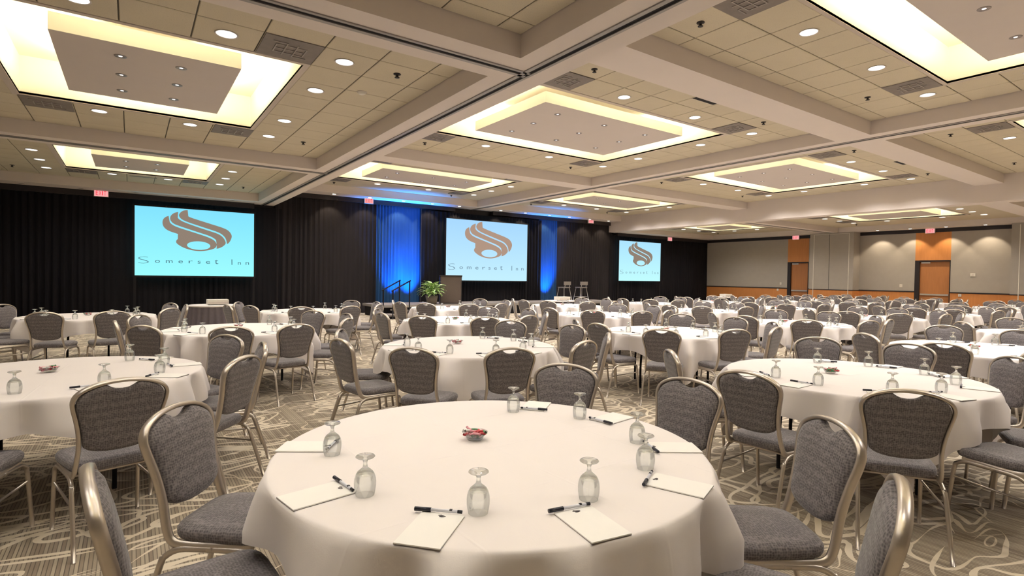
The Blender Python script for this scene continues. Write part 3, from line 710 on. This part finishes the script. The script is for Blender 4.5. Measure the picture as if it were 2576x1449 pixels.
# folding-wall pockets standing proud of the wall
for i, (a, c, xs) in enumerate(((11.33, 13.25, XW-0.62), (YB, 6.0, XW-0.62))):
    w_ = struct(MB().box(xs, XW, a, c, 1.03, BR).obj(f'wall_pocket_{i+1}' if False else f'trim_{7+i}', 'panel'))
    MB().box(xs-0.004, XW, a-0.002, c+0.002, 0, 1.0).obj('wainscot_panel', 'wood', w_)
    MB().box(xs-0.012, XW, a-0.006, c+0.006, 1.0, 1.035).obj('rail', 'blackband', w_)
    yy = (a+0.19, c-0.19) if i == 0 else (c-0.24,)
    for y in yy: MB().box(xs-0.016, xs, y-0.012, y+0.012, 0, BR-0.06).obj('edge_strip', 'offwhite', w_)
    if i == 0:
        MB().box(xs-0.006, xs, 12.36, 12.37, 1.04, BR-0.06).obj('seam', 'blackband', w_)
        MB().box(xs-0.012, xs, 11.52, 13.06, BR-0.07, BR-0.055).obj('head_strip', 'offwhite', w_)
def plate(name, y, z, w, h, label, cat):
    t = thing(name, label, cat, (XW-0.006, y, z))
    MB().box(-0.012, 0.006, -w/2, w/2, -h/2, h/2).obj('cover_plate', 'offwhite', t)
    MB().box(-0.022, -0.012, -w*0.2, w*0.2, -h*0.22, h*0.22).obj('button', 'ring', t)
plate('thermostat', 7.25, 1.75, 0.16, 0.13, 'square thermostat plate on fabric wall right of nearer door', 'thermostat')
plate('light_switch', 9.68, 1.27, 0.10, 0.12, 'small switch plate on fabric wall left of the nearer door', 'light switch')
plate('light_switch', 14.97, 1.26, 0.09, 0.11, 'small switch plate on fabric wall left of the farther door', 'light switch')
plate('wall_outlet', 7.64, 0.93, 0.10, 0.11, 'small outlet plate on wood right of the nearer door', 'wall outlet')
plate('wall_outlet', 15.12, 0.94, 0.09, 0.11, 'small outlet plate on wood left of the farther door', 'wall outlet')

# ------------------------------------------------------------------ stage, steps, lectern, plant, stools
SX0, SX1, SY0, SZ = 6.62, 17.6, 17.0, 0.40
st = thing('stage', 'low black-skirted stage platform in front of the curtains', 'stage', (0, 0, 0))
n = 6; wdt = (SX1-SX0)/n
for i in range(n):
    MB().box(SX0+i*wdt+0.004, SX0+(i+1)*wdt-0.004, SY0, 18.6, SZ-0.09, SZ).obj('deck_panel', 'stagetop', st)
MB().box(SX0, SX1, SY0-0.012, SY0, SZ-0.075, SZ+0.002).box(SX0-0.012, SX0, SY0, 18.6, SZ-0.075, SZ+0.002).obj('edge_trim', 'metal_track', st)
MB().box(SX0+0.05, SX1-0.05, SY0+0.10, 18.5, 0, SZ-0.09).obj('skirt', 'black', st)
for i in range(n+1):
    x = SX0+0.08+(SX1-SX0-0.16)*i/n
    MB().tube([(x, SY0+0.05, 0), (x, SY0+0.05, SZ-0.09)], 0.02).obj('leg', 'metal_track', st)
sp_ = thing('stage_steps', 'two carpeted steps with black handrails at the left end of stage', 'steps', (7.0, 16.58, 0))
for i, (x, z) in enumerate(((-0.22, 0.14), (0.13, 0.28))):
    MB().box(x-0.18, x+0.18, -0.36, 0.36, z-0.05, z).obj('tread', 'stagetop', sp_)
    MB().box(x-0.15, x+0.15, -0.32, 0.32, 0, z-0.05).obj('riser', 'black', sp_)
for s in (-0.40, 0.40):
    MB().tube([(-0.27, s, 0.0), (-0.27, s, 0.91)], 0.02).tube([(0.29, s, 0.0), (0.29, s, 1.20)], 0.02).tube([(-0.32, s, 0.885), (0.32, s, 1.225)], 0.022).obj('handrail', 'black', sp_)
t = thing('lectern', 'tall dark taupe lectern standing before the middle screen', 'lectern', (9.36, 17.25, SZ), R_(-24))
MB().box(-0.37,0.37,-0.02,0.02,0.03,1.0).obj('front_panel', 'lectern', t)
for s in (-1, 1): MB().box(s*0.37-0.015,s*0.37+0.015,-0.02,0.46,0.03,1.0).obj('side_panel', 'lecterndark', t)
MB().add([(-0.40,-0.05,0.985),(0.40,-0.05,0.985),(0.40,0.50,0.86),(-0.40,0.50,0.86),(-0.40,-0.05,1.02),(0.40,-0.05,1.02),(0.40,0.50,0.895),(-0.40,0.50,0.895)], [(3,2,1,0),(4,5,6,7),(0,1,5,4),(1,2,6,5),(2,3,7,6),(3,0,4,7)]).obj('reading_top', 'lecterndark', t)
MB().box(-0.39,0.39,-0.04,0.48,0,0.03).obj('plinth', 'lecterndark', t)
# plant
t = thing('potted_plant', 'bushy green and white variegated plant in grey pot beside the lectern', 'plant', (8.58, 17.2, SZ))
MB().lathe([(0.0,0.0),(0.17,0.0),(0.20,0.18),(0.225,0.30),(0.20,0.30),(0.18,0.27),(0.0,0.27)], 20).obj('pot', 'pot', t)
lm = []
for v in range(3):
    L_, W_ = 0.27+0.04*v, 0.055+0.008*v; vs, fs = [], []; k = 7
    for i in range(k+1):
        s = i/k; hw = W_*math.sin(PI*min(1, s**0.75))+0.002; zc = 0.10*math.sin(PI*s*0.8)-0.10*s*s
        for q in (-1, 0, 1): vs.append((L_*s, hw*q, zc+(0.012 if q else 0)))
    for i in range(k):
        for q in range(2): a = i*3+q; fs.append((a, a+3, a+4, a+1))
    lm.append(MB().add(vs, fs, 0, True).mesh('leaf', ['leaf']))
rl = random.Random(5)
for i in range(80):
    o = link('leaf', lm[i % 3], t)
    a = rl.uniform(0, 2*PI); el = rl.uniform(-0.15, 1.25); rr = rl.uniform(0.03, 0.22)*math.cos(el*0.8)
    o.location = (rr*math.cos(a), rr*math.sin(a), 0.34+0.27*math.sin(max(0, el))*rl.uniform(0.6, 1.0)+rl.uniform(-0.05, 0.05))
    o.rotation_euler = (rl.uniform(-0.4, 0.4), -el*0.75+rl.uniform(-0.2, 0.2), a)
    sc_ = rl.uniform(0.85, 1.15); o.scale = (sc_, sc_, sc_)
# bar stools
def stool(x, y, rz, label):
    t = thing('bar_stool', label, 'stool', (x, y, SZ), rz, 'bar stools on the stage')
    MB().box(-0.19,0.19,-0.18,0.18,0.56,0.60).obj('seat', 'stoolseat', t)
    MB().box(-0.20,0.20,0.17,0.20,0.68,0.83).obj('backrest', 'stoolseat', t)
    for s in (-1, 1):
        MB().tube([(s*0.13,0.16,0.58),(s*0.13,0.185,0.70)], 0.012).obj('back_post', 'steel', t)
        for q in (-1, 1):
            MB().tube([(s*0.16,q*0.15,0.56),(s*0.235,q*0.24,0.0)], 0.012).obj('leg', 'steel', t)
    MB().tube([(-0.21,-0.20,0.18),(0.21,-0.20,0.18),(0.21,0.20,0.18),(-0.21,0.20,0.18),(-0.21,-0.20,0.18)], 0.009).obj('footrest', 'steel', t)
stool(14.90, 17.55, PI+0.10, 'grey bar stool on stage, the left of the two')
stool(15.90, 17.60, PI-0.05, 'grey bar stool on stage, the right of the two')

# ------------------------------------------------------------------ furniture: chair
def back_y(z): 
    t = max(0.0, (z-0.40)/0.455); return -0.190-0.095*t**1.1
def chair_parts():
    parts = []
    # frame: seat rails turning up into the waisted back hoop
    half = [(0.180,0.150,0.378),(0.182,0.02,0.374),(0.182,-0.11,0.374),(0.180,-0.165,0.386),(0.177,-0.188,0.42)]
    half += [(x, back_y(z), z) for x, z in ((0.172,0.47),(0.168,0.53),(0.172,0.60),(0.184,0.67),(0.199,0.735),(0.200,0.775),(0.180,0.808),(0.135,0.834),(0.075,0.850),(0.0,0.856))]
    pts = [Vector(p) for p in half] + [Vector((-p[0], p[1], p[2])) for p in reversed(half[:-1])]
    parts.append(('back_frame', MB().tube(catmull(pts, 4), 0.0105, 0.019, (0, 1, 0.22), 8), 'frame'))
    # cushion: rounded, wider in front
    def outline(k, inset, z):
        out = []
        N = 32
        for i in range(N):
            a = 2*PI*i/N; ca, sa = math.cos(a), math.sin(a)
            e = 0.42; x = math.copysign(abs(ca)**e, ca); y = math.copysign(abs(sa)**e, sa)
            hw = 0.190+0.014*y-inset; out.append((x*hw, 0.010+y*(0.196-inset), z + k*(1-abs(x)**2)*(1-abs(y)**2)))
        return out
    rings = [outline(0,0.02,0.384), outline(0,0.002,0.390), outline(0,-0.004,0.405), outline(0,-0.004,0.424), outline(0.001,0.004,0.436), outline(0.004,0.03,0.444), outline(0.008,0.09,0.449), outline(0.01,0.15,0.452)]
    parts.append(('seat', MB().loft(rings), 'fabric'))
    # back pad with a hand-hold scooped out of its top edge
    side = [(0.0,0.487),(0.06,0.490),(0.115,0.503),(0.150,0.527),(0.156,0.56),(0.162,0.61),(0.174,0.67),(0.188,0.735),(0.187,0.77),(0.168,0.802),(0.128,0.827),(0.086,0.840),(0.070,0.840),(0.054,0.829),(0.030,0.817),(0.0,0.813)]
    P = [Vector((x, z, 0)) for x, z in side]; ol = [(p.x, p.y) for p in catmull(P, 2)]
    ol = ol + [(-x, z) for x, z in reversed(ol[1:-1])]
    def ring(f, off):
        cz = 0.655
        return [(x*f, back_y(cz+(z-cz)*f)+off, cz+(z-cz)*f) for x, z in ol]
    rg = [ring(0.55,-0.021), ring(0.86,-0.021), ring(0.97,-0.018), ring(1.0,-0.008), ring(1.0,0.006), ring(0.975,0.020), ring(0.86,0.031), ring(0.5,0.037)]
    rg = [list(reversed(r)) for r in rg]
    parts.append(('backrest', MB().loft(rg), 'fabric'))
    for s in (1, -1):
        parts.append(('leg', MB().tube(catmull([(s*0.198,0.222,0),(s*0.192,0.190,0.30),(s*0.190,0.170,0.345),(s*0.188,0.125,0.364),(s*0.186,0.03,0.366),(s*0.186,-0.03,0.366)], 3), 0.0105, 0.0125, None, 8), 'frame'))
        parts.append(('leg', MB().tube(catmull([(s*0.204,-0.300,0),(s*0.194,-0.205,0.30),(s*0.191,-0.185,0.335),(s*0.188,-0.135,0.362),(s*0.186,-0.05,0.366),(s*0.186,0.0,0.366)], 3), 0.0105, 0.0125, None, 8), 'frame'))
        parts.append(('stretcher', MB().tube([(s*0.193,0.196,0.262),(s*0.196,-0.222,0.245)], 0.007, None, None, 6), 'frame'))
    parts.append(('cross_bar', MB().tube([(-0.19,0.10,0.372),(0.19,0.10,0.372)], 0.009, None, None, 6).tube([(-0.19,-0.13,0.372),(0.19,-0.13,0.372)], 0.009, None, None, 6), 'frame'))
    return parts
CP = [(n, b.mesh(n, [k])) for n, b, k in chair_parts()]
_all = MB()
for n_, b_, k_ in chair_parts():
    if n_ in ('leg', 'stretcher', 'back_frame'):
        o = len(_all.v); _all.v += b_.v; _all.f += [tuple(i+o for i in f) for f in b_.f]; _all.m += b_.m; _all.s += b_.s
CP_FAR = [('frame', _all.mesh('frame', ['frame']))] + [p for p in CP if p[0] in ('seat', 'backrest')]
def chair(x, y, rz, label, group, far=False):
    t = thing('banquet_chair', label, 'chair', (x, y, 0), rz, group)
    for n_, me in (CP_FAR if far else CP): link(n_, me, t)
    return t

# ------------------------------------------------------------------ furniture: table, cloth and place settings
ZT, RT, LH = 0.700, 0.855, 1.04            # top height, radius, half side of the square cloth
def cloth_mesh(seed):
    rnd = random.Random(seed); N, ROW = 220, 13
    ph = [rnd.uniform(0, 6.3) for _ in range(8)]
    vs, fs = [(0, 0, 0.006)], []
    rr = ((0.2, 0.006), (0.5, 0.006), (0.78, 0.006), (0.835, 0.006), (0.846, 0.0058), (0.853, 0.0035))
    for r, z in rr:
        for i in range(N): a = 2*PI*i/N; vs.append((r*math.cos(a), r*math.sin(a), z))
    for k in range(ROW):
        for i in range(N):
            a = 2*PI*i/N
            ca, sa = abs(math.cos(a)), abs(math.sin(a))
            ln = LH/((ca**16+sa**16)**(1/16.0)) - RT
            f = (k/(ROW-1)); s = 0.004+(ln-0.004)*(0.35*f+0.65*f*f if ln > 0.3 else f)
            cf = max(0.0, min(1.0, (ln-0.20)/0.34))           # 0 at the sides, 1 at the corners
            u1 = 14*a+ph[0]+1.2*math.sin(3*a+ph[1]); u2 = 21*a+ph[2]+1.3*math.sin(2*a+ph[3])
            w = math.sin(u1)+0.35*math.sin(2*u1+ph[4]) + 0.5*math.sin(u2)
            g = min(1.0, s/0.17)**0.75
            amp = (0.034+0.030*cf)*g
            rad = RT+0.006*min(1, s/0.012) + amp*w + (0.014+0.022*cf)*g
            z = 0.001 - s*(1-0.05*cf)
            vs.append((rad*math.cos(a), rad*math.sin(a), z))
    for i in range(N): fs.append((0, 1+i, 1+(i+1) % N))
    for k in range(len(rr)+ROW-1):
        for i in range(N):
            j = (i+1) % N; a = 1+k*N; fs.append((a+i, a+N+i, a+N+j, a+j))
    return MB().add(vs, fs, 0, True).mesh('tablecloth', ['cloth'])
CLOTHS = [cloth_mesh(40+k) for k in range(6)]
top_mesh = MB().lathe([(0.0,0.0),(RT-0.025,0.0),(RT-0.02,-0.01),(RT-0.02,-0.024),(0.0,-0.026)], 48).mesh('table_top', ['lecterndark'])
def ugly_leg(s):
    return MB().tube(catmull([(s*0.42,-0.30,0),(s*0.42,-0.30,0.30),(s*0.40,-0.28,0.60),(s*0.40,-0.10,0.665),(s*0.40,0.10,0.665),(s*0.40,0.28,0.60),(s*0.42,0.30,0.30),(s*0.42,0.30,0)], 3), 0.014).mesh('leg', ['black'])
leg_meshes = [ugly_leg(1), ugly_leg(-1)]
gl_lo = [(0.0292,0.0),(0.0322,0.012),(0.0342,0.026),(0.0346,0.040),(0.0332,0.054),(0.0298,0.066)]
gl_hi = [(0.0298,0.066),(0.0240,0.0755),(0.0150,0.083),(0.0085,0.089),(0.0064,0.097),(0.0062,0.105),(0.0085,0.112),(0.0130,0.1155),(0.0270,0.1195),(0.0310,0.1230),(0.0285,0.1262),(0.0,0.1275)]
inner = [(0.0278,0.0),(0.0307,0.012),(0.0326,0.026),(0.0330,0.040),(0.0316,0.054),(0.0280,0.066)]
glass_mesh = MB().lathe(gl_lo, 22).lathe(list(reversed(inner)), 22).lathe([(0.0278,0.0),(0.0292,0.0)], 22).lathe(gl_hi, 22, 1).lathe([(0.0,0.0775),(0.0190,0.0745),(0.0280,0.066)], 22, 1).mesh('water_glass', ['glass', 'thick'])
PW, PL = 0.065, 0.100
pad_mesh = MB().box(-PL, PL, -PW, PW, 0.0, 0.0014, 1).box(-PL, PL, -PW, PW, 0.0014, 0.0048, 0).mesh('notepad', ['paper', 'padback'])
emb = emblem(1, 1, lambda u, v: (-0.080+(0.5-v)*0.030+0.004, (u-0.45)*0.042, 0.0051)).mesh('printed_emblem', ['ink'])
cap_mesh = MB().tube([(-0.072,0,0.0065),(-0.022,0,0.0065)], 0.0062, None, None, 8).mesh('pen_cap', ['penblack'])
barrel_mesh = MB().tube([(-0.022,0,0.0065),(0.058,0,0.0060)], 0.0047, None, None, 8).mesh('pen_barrel', ['penwhite'])
tip_mesh = MB().tube([(0.058,0,0.0060),(0.064,0,0.0060),(0.072,0,0.0055)], 0.0050, None, None, 8).box(0.034,0.042,-0.004,0.004,0.007,0.0115).mesh('pen_tip', ['penblack'])
_p = MB().tube([(-0.072,0,0.0065),(-0.022,0,0.0065)], 0.0062, None, None, 6, 0).tube([(-0.022,0,0.0065),(0.072,0,0.0060)], 0.0047, None, None, 6, 1)
pen_far = _p.mesh('pen', ['penblack', 'penwhite'])
bowl_mesh = MB().lathe([(0.0,0.002),(0.030,0.002),(0.036,0.010),(0.046,0.028),(0.056,0.036),(0.053,0.037),(0.043,0.029),(0.033,0.012),(0.0,0.006)], 16).mesh('candy_bowl', ['glass'])
_c = MB(); rc = random.Random(3)
for i in range(26):
    a = rc.uniform(0, 6.28); r = 0.044*math.sqrt(rc.random()); z = 0.016+0.022*rc.random(); d = rc.uniform(0, 3.1)
    ux, uy = math.cos(d)*0.010, math.sin(d)*0.010; x, y = r*math.cos(a), r*math.sin(a); k = i % 4
    _c.tube([(x-ux*1.9,y-uy*1.9,z),(x-ux*1.1,y-uy*1.1,z+0.001),(x-ux*0.6,y-uy*0.6,z+0.002),(x+ux*0.6,y+uy*0.6,z+0.002),(x+ux*1.1,y+uy*1.1,z+0.001),(x+ux*1.9,y+uy*1.9,z+rc.uniform(0,0.008))], 0.0055, 0.0055, None, 6, k, False)
candy_mesh = _c.mesh('wrapped_candies', ['red', 'pinkw', 'green', 'paper'])

ROWN = {'A': 'front row', 'B': 'second row', 'C': 'third row', 'D': 'back row'}
TABS = {'A1':(1.22,1.87),'A2':(4.42,1.90),'A3':(7.52,1.88),'A4':(10.73,1.92),
 'B1':(-.42,4.73),'B2':(2.80,4.76),'B3':(5.90,4.75),'B4':(9.04,4.77),'B5':(12.16,4.80),'B6':(15.24,4.80),'B7':(18.3,4.80),'B8':(21.3,4.80),'B9':(24.2,4.80),
 'C1':(1.11,7.47),'C2':(4.24,7.56),'C3':(7.40,7.62),'C4':(10.75,7.66),'C5':(13.81,7.68),'C6':(16.9,7.68),'C7':(20.0,7.68),'C8':(23.1,7.68),
 'D1':(-.53,10.5),'D2':(2.72,10.49),'D3':(5.73,10.53),'D4':(8.98,10.49),'D5':(12.30,10.52),'D6':(15.3,10.52),'D7':(18.4,10.52),'D8':(21.5,10.52),'D9':(24.5,10.52)}
SLOTS = (144, 180, -144, -108, -72, -36, 0, 36)
SEEN = {'A1': {144:(1,1.31),180:(0,1.32),-72:(4,1.37),-36:(-2,1.36),0:(1,1.31),36:(0,1.29)},
 'A2': {144:(-4,1.32),180:(1,1.38),-144:(-2,1.40),-36:(2,1.28),0:(3,1.33),36:(-1,1.33)},
 'A3': {144:(2,1.32),180:(2,1.40),0:(-1,1.22),36:(-4,1.38)}, 'A4': {144:(-4,1.24)},
 'B1': {-72:(-2,1.40),-36:(-2,1.31),0:(-5,1.28),36:(-8,1.26)},
 'B2': {144:(6,1.28),180:(7,1.37),-144:(6,1.42),-108:(1,1.38),-72:(1,1.33),-36:(-2,1.40),0:(0,1.40),36:(1,1.36)},
 'B3': {180:(-2,1.29),-144:(-1,1.42),-108:(1,1.25),-72:(-3,1.32),-36:(-2,1.35),0:(-3,1.39),36:(-4,1.40)},
 'B4': {144:(-2,1.33),180:(-3,1.27),-144:(-1,1.42),-108:(1,1.38),-72:(-9,1.36),-36:(-5,1.32),0:(3,1.40),36:(5,1.27)},
 'B5': {144:(3,1.33),180:(3,1.28),-144:(4,1.24),-108:(7,1.29),-72:(8,1.38),-36:(6,1.42),36:(-2,1.42)},
 'C1': {144:(1,1.28),180:(6,1.27),-144:(5,1.35),-108:(6,1.38),-72:(-3,1.37),-36:(0,1.34),0:(3,1.36),36:(0,1.36)},
 'C2': {144:(-4,1.33),180:(4,1.31),-144:(3,1.31),-108:(4,1.39),-72:(-1,1.40),-36:(1,1.40),0:(-3,1.36),36:(-1,1.26)},
 'C3': {180:(1,1.28),-144:(4,1.31),-108:(4,1.39),-72:(-4,1.39),0:(-5,1.40),36:(-7,1.24)},
 'C4': {144:(6,1.40),180:(4,1.42),-144:(-4,1.40),-108:(2,1.26),-36:(-6,1.24),0:(4,1.36),36:(3,1.31)},
 'C5': {180:(1,1.32),-144:(0,1.42),-108:(7,1.29),-72:(5,1.24),0:(1,1.40)},
 'D1': {-108:(2,1.42),-72:(-5,1.42),-36:(-7,1.38),0:(1,1.28),36:(-8,1.24)},
 'D2': {144:(5,1.30),180:(9,1.42),-144:(-8,1.26),-108:(-2,1.30),-72:(-1,1.28),-36:(-5,1.35),0:(1,1.32),36:(-1,1.28)},
 'D3': {144:(7,1.26),180:(8,1.29),-144:(3,1.30),-108:(4,1.40),-72:(-1,1.42),0:(-3,1.40),36:(-5,1.37)},
 'D4': {144:(9,1.36),180:(2,1.37),-144:(-5,1.33),-108:(0,1.30),-72:(1,1.34),0:(-4,1.33),36:(-6,1.30)}}
SKIP = {'A1': (-144, -108)}
rj = random.Random(21)
for ti, (tn, (tx, ty)) in enumerate(TABS.items()):
    row, idx = tn[0], int(tn[1])-1
    # place names such as "second table, front row", counted from the left
    tname = f'{ORD[idx]} table, {ROWN[row]}'; tname2 = f'{ORD[idx]} {ROWN[row]} table'
    dist = math.hypot(tx, ty); far = dist > 9.0
    if in_view([(tx+RT*math.cos(a), ty+RT*math.sin(a), z) for a in (0,1,2,3,4,5) for z in (ZT, 0.3)]):
        t = thing('round_table', f'round folding banquet table under the cloth of the {tname}', 'table', (tx, ty, 0), rj.uniform(0, 3.1), 'round banquet tables')
        link('table_top', top_mesh, t, (0, 0, ZT))
        for lm_ in leg_meshes: link('leg', lm_, t)
        co = tag(link('tablecloth', CLOTHS[ti % 6], None, (tx, ty, ZT), R_(rj.uniform(-5, 5))), f'white square cloth draped over the {tname} from left', 'tablecloth', 'white tablecloths')
        bo = tag(link('candy_bowl', bowl_mesh, None, (tx-0.02+rj.uniform(-0.03,0.03), ty+0.137+rj.uniform(-0.05,0.03), ZT+0.006), rj.uniform(0, 6)), f'small glass bowl of wrapped candies on the {tname} from left', 'candy bowl', 'candy bowls at table centres')
        cs = link('wrapped_candies', candy_mesh, bo); cs['kind'] = 'stuff'
    sl = []
    for k, s in enumerate(SLOTS):
        if s in SKIP.get(tn, ()): continue
        da, rr = SEEN.get(tn, {}).get(s, (rj.uniform(-5, 5), rj.uniform(1.27, 1.40)))
        rr = min(1.42, max(1.24, rr)); sl.append((k, s, R_(s+da), rr))
    built = []
    for k, s, a, rr in sl:
        bx, by = tx+rr*math.cos(a), ty+rr*math.sin(a)          # where the top of the back stands
        rz = a+PI/2 + R_(rj.uniform(-4, 4))                    # faces the table (local +Y)
        ox, oy = bx+math.sin(rz)*(-0.285), by-math.cos(rz)*(-0.285)
        ox, oy = bx - 0.285*math.sin(rz), by + 0.285*math.cos(rz)
        cr, sr = math.cos(rz), math.sin(rz)
        pts = [(ox+cr*x-sr*y, oy+sr*x+cr*y, z) for x, y, z in ((-0.2,-0.28,0.84),(0.2,-0.28,0.84),(0,-0.28,0.85),(-0.2,0.2,0.43),(0.2,0.2,0.43),(-0.2,-0.3,0.05),(0.2,-0.3,0.05),(0.2,0.2,0.05),(-0.2,0.2,0.05))]
        if in_view(pts): built.append((k, ox, oy, rz, cr, sr))
    for i, (k, ox, oy, rz, cr, sr) in enumerate(built):
        v = Vector((-ox, -oy)).normalized(); fc = Vector((-sr, cr)).dot(v)
        seen = 'facing the camera' if fc > 0.5 else ('seen from behind' if fc < -0.5 else 'seen side-on')
        chair(ox, oy, rz, f'grey banquet chair {seen}, {ORD[i]} from left around the {tname2}', f'chairs around the {tname2}', far)
    # settings
    gl, pd, pn = [], [], []
    for k, s in enumerate(SLOTS):
        a = R_(s + rj.uniform(-3, 3) + (4 if s in (144,) else 0))
        if tn == 'A1': a = R_({144:148, 180:-171, -144:-136, -108:-101, -72:-66, -36:-33, 0:5, 36:39}[s])
        ga = a + R_(8.5 + rj.uniform(-2, 2)); gr = 0.625+rj.uniform(-0.012, 0.012)
        if tn == 'A1':
            ga = R_({144:156.4, 180:-162.6, -144:-126.9, -108:-92.8, -72:-56.5, -36:-26.0, 0:14.4, 36:47}[s]); gr = {144:.633,180:.638,-144:.625,-108:.606,-72:.615,-36:.622,0:.638,36:.603}[s]
        gl.append((tx+gr*math.cos(ga), ty+gr*math.sin(ga)))
        pr = 0.752+rj.uniform(-0.008, 0.004); tw = R_(rj.uniform(-4, 4))
        pd.append((tx+pr*math.cos(a), ty+pr*math.sin(a), a+tw))
        qr = 0.652; pn.append((tx+qr*math.cos(a-0.02), ty+qr*math.sin(a-0.02), a+PI/2+R_(rj.uniform(-7, 7))))
    zt = ZT+0.0065
    i = 0
    for (x, y) in gl:
        if in_view([(x, y, zt), (x, y, zt+0.12)]):
            tag(link('water_glass', glass_mesh, None, (x, y, zt)), f'upturned stemmed water glass, {ORD[i]} from left around the {tname2}', 'glass', f'water glasses on the {tname2}'); i += 1
    i = 0
    for (x, y, a) in pd:
        if in_view([(x, y, zt)]):
            o = tag(link('notepad', pad_mesh, None, (x, y, zt), a), f'white notepad, {ORD[i]} from left around the {tname2}', 'notepad', f'notepads on the {tname2}'); i += 1
            if dist < 6: link('printed_emblem', emb, o)
    i = 0
    for (x, y, a) in pn:
        if in_view([(x, y, zt)]):
            lab = f'black-capped white pen, {ORD[i]} from left around the {tname2}'
            if dist < 6:
                o = thing('pen', lab, 'pen', (x, y, zt+0.0048), a, f'pens on the {tname2}')
                link('pen_cap', cap_mesh, o); link('pen_barrel', barrel_mesh, o); link('pen_tip', tip_mesh, o)
            else: tag(link('pen', pen_far, None, (x, y, zt+0.0048), a), lab, 'pen', f'pens on the {tname2}')
            i += 1

# ------------------------------------------------------------------ skirted projector tables
def projector_table(x, y, r, aim, label, plabel, mat):
    t = thing('skirted_table', label, 'table', (x, y, 0), 0, 'skirted projector tables')
    MB().lathe([(0.0,0.70),(r,0.70),(r+0.006,0.694),(r+0.008,0.67),(r,0.67),(0.0,0.668)], 36).obj('table_top', 'cloth', t)
    rings = []
    for k in range(5):
        f = k/4; rg = []
        for i in range(144):
            a = 2*PI*i/144; q = r-0.004+0.10*f*(0.5+0.5*f) + (0.006+0.026*f)*math.sin(24*a+0.7*math.sin(3*a))
            rg.append((q*math.cos(a), q*math.sin(a), 0.675-0.66*f))
        rings.append(rg)
    MB().loft(list(reversed(rings)), 0, True, False, False).obj('skirt', mat, t)
    p = thing('projector', plabel, 'projector', (x+0.08, y-0.02, 0.70), aim, 'projectors on skirted tables')
    MB().box(-0.20,0.20,-0.15,0.15,0.015,0.115).obj('body', 'offwhite', p)
    MB().box(-0.19,0.19,-0.152,-0.15,0.03,0.07).obj('grille', 'ring', p)
    b = MB(); b.tube([(0.08,0.15,0.065),(0.08,0.19,0.065)], 0.04, None, None, 16); b.obj('projector_lens', 'black', p)
    for s in (-0.16, 0.16): MB().box(s-0.015,s+0.015,-0.02,0.02,0,0.015).obj('foot', 'black', p)
projector_table(1.44, 13.30, 0.46, 0.0, 'round projector table with grey pleated skirt before the cyan screen', 'white projector on grey-skirted table before the cyan screen', 'skirt')
projector_table(10.70, 12.80, 0.44, -0.1, 'round projector table with dark skirt below the bar stools', 'white projector on dark-skirted table below the bar stools', 'skirtdark')
projector_table(20.20, 13.55, 0.48, -0.1, 'round projector table with dark skirt near the far right corner', 'white projector on dark-skirted table near the far right corner', 'skirtdark')
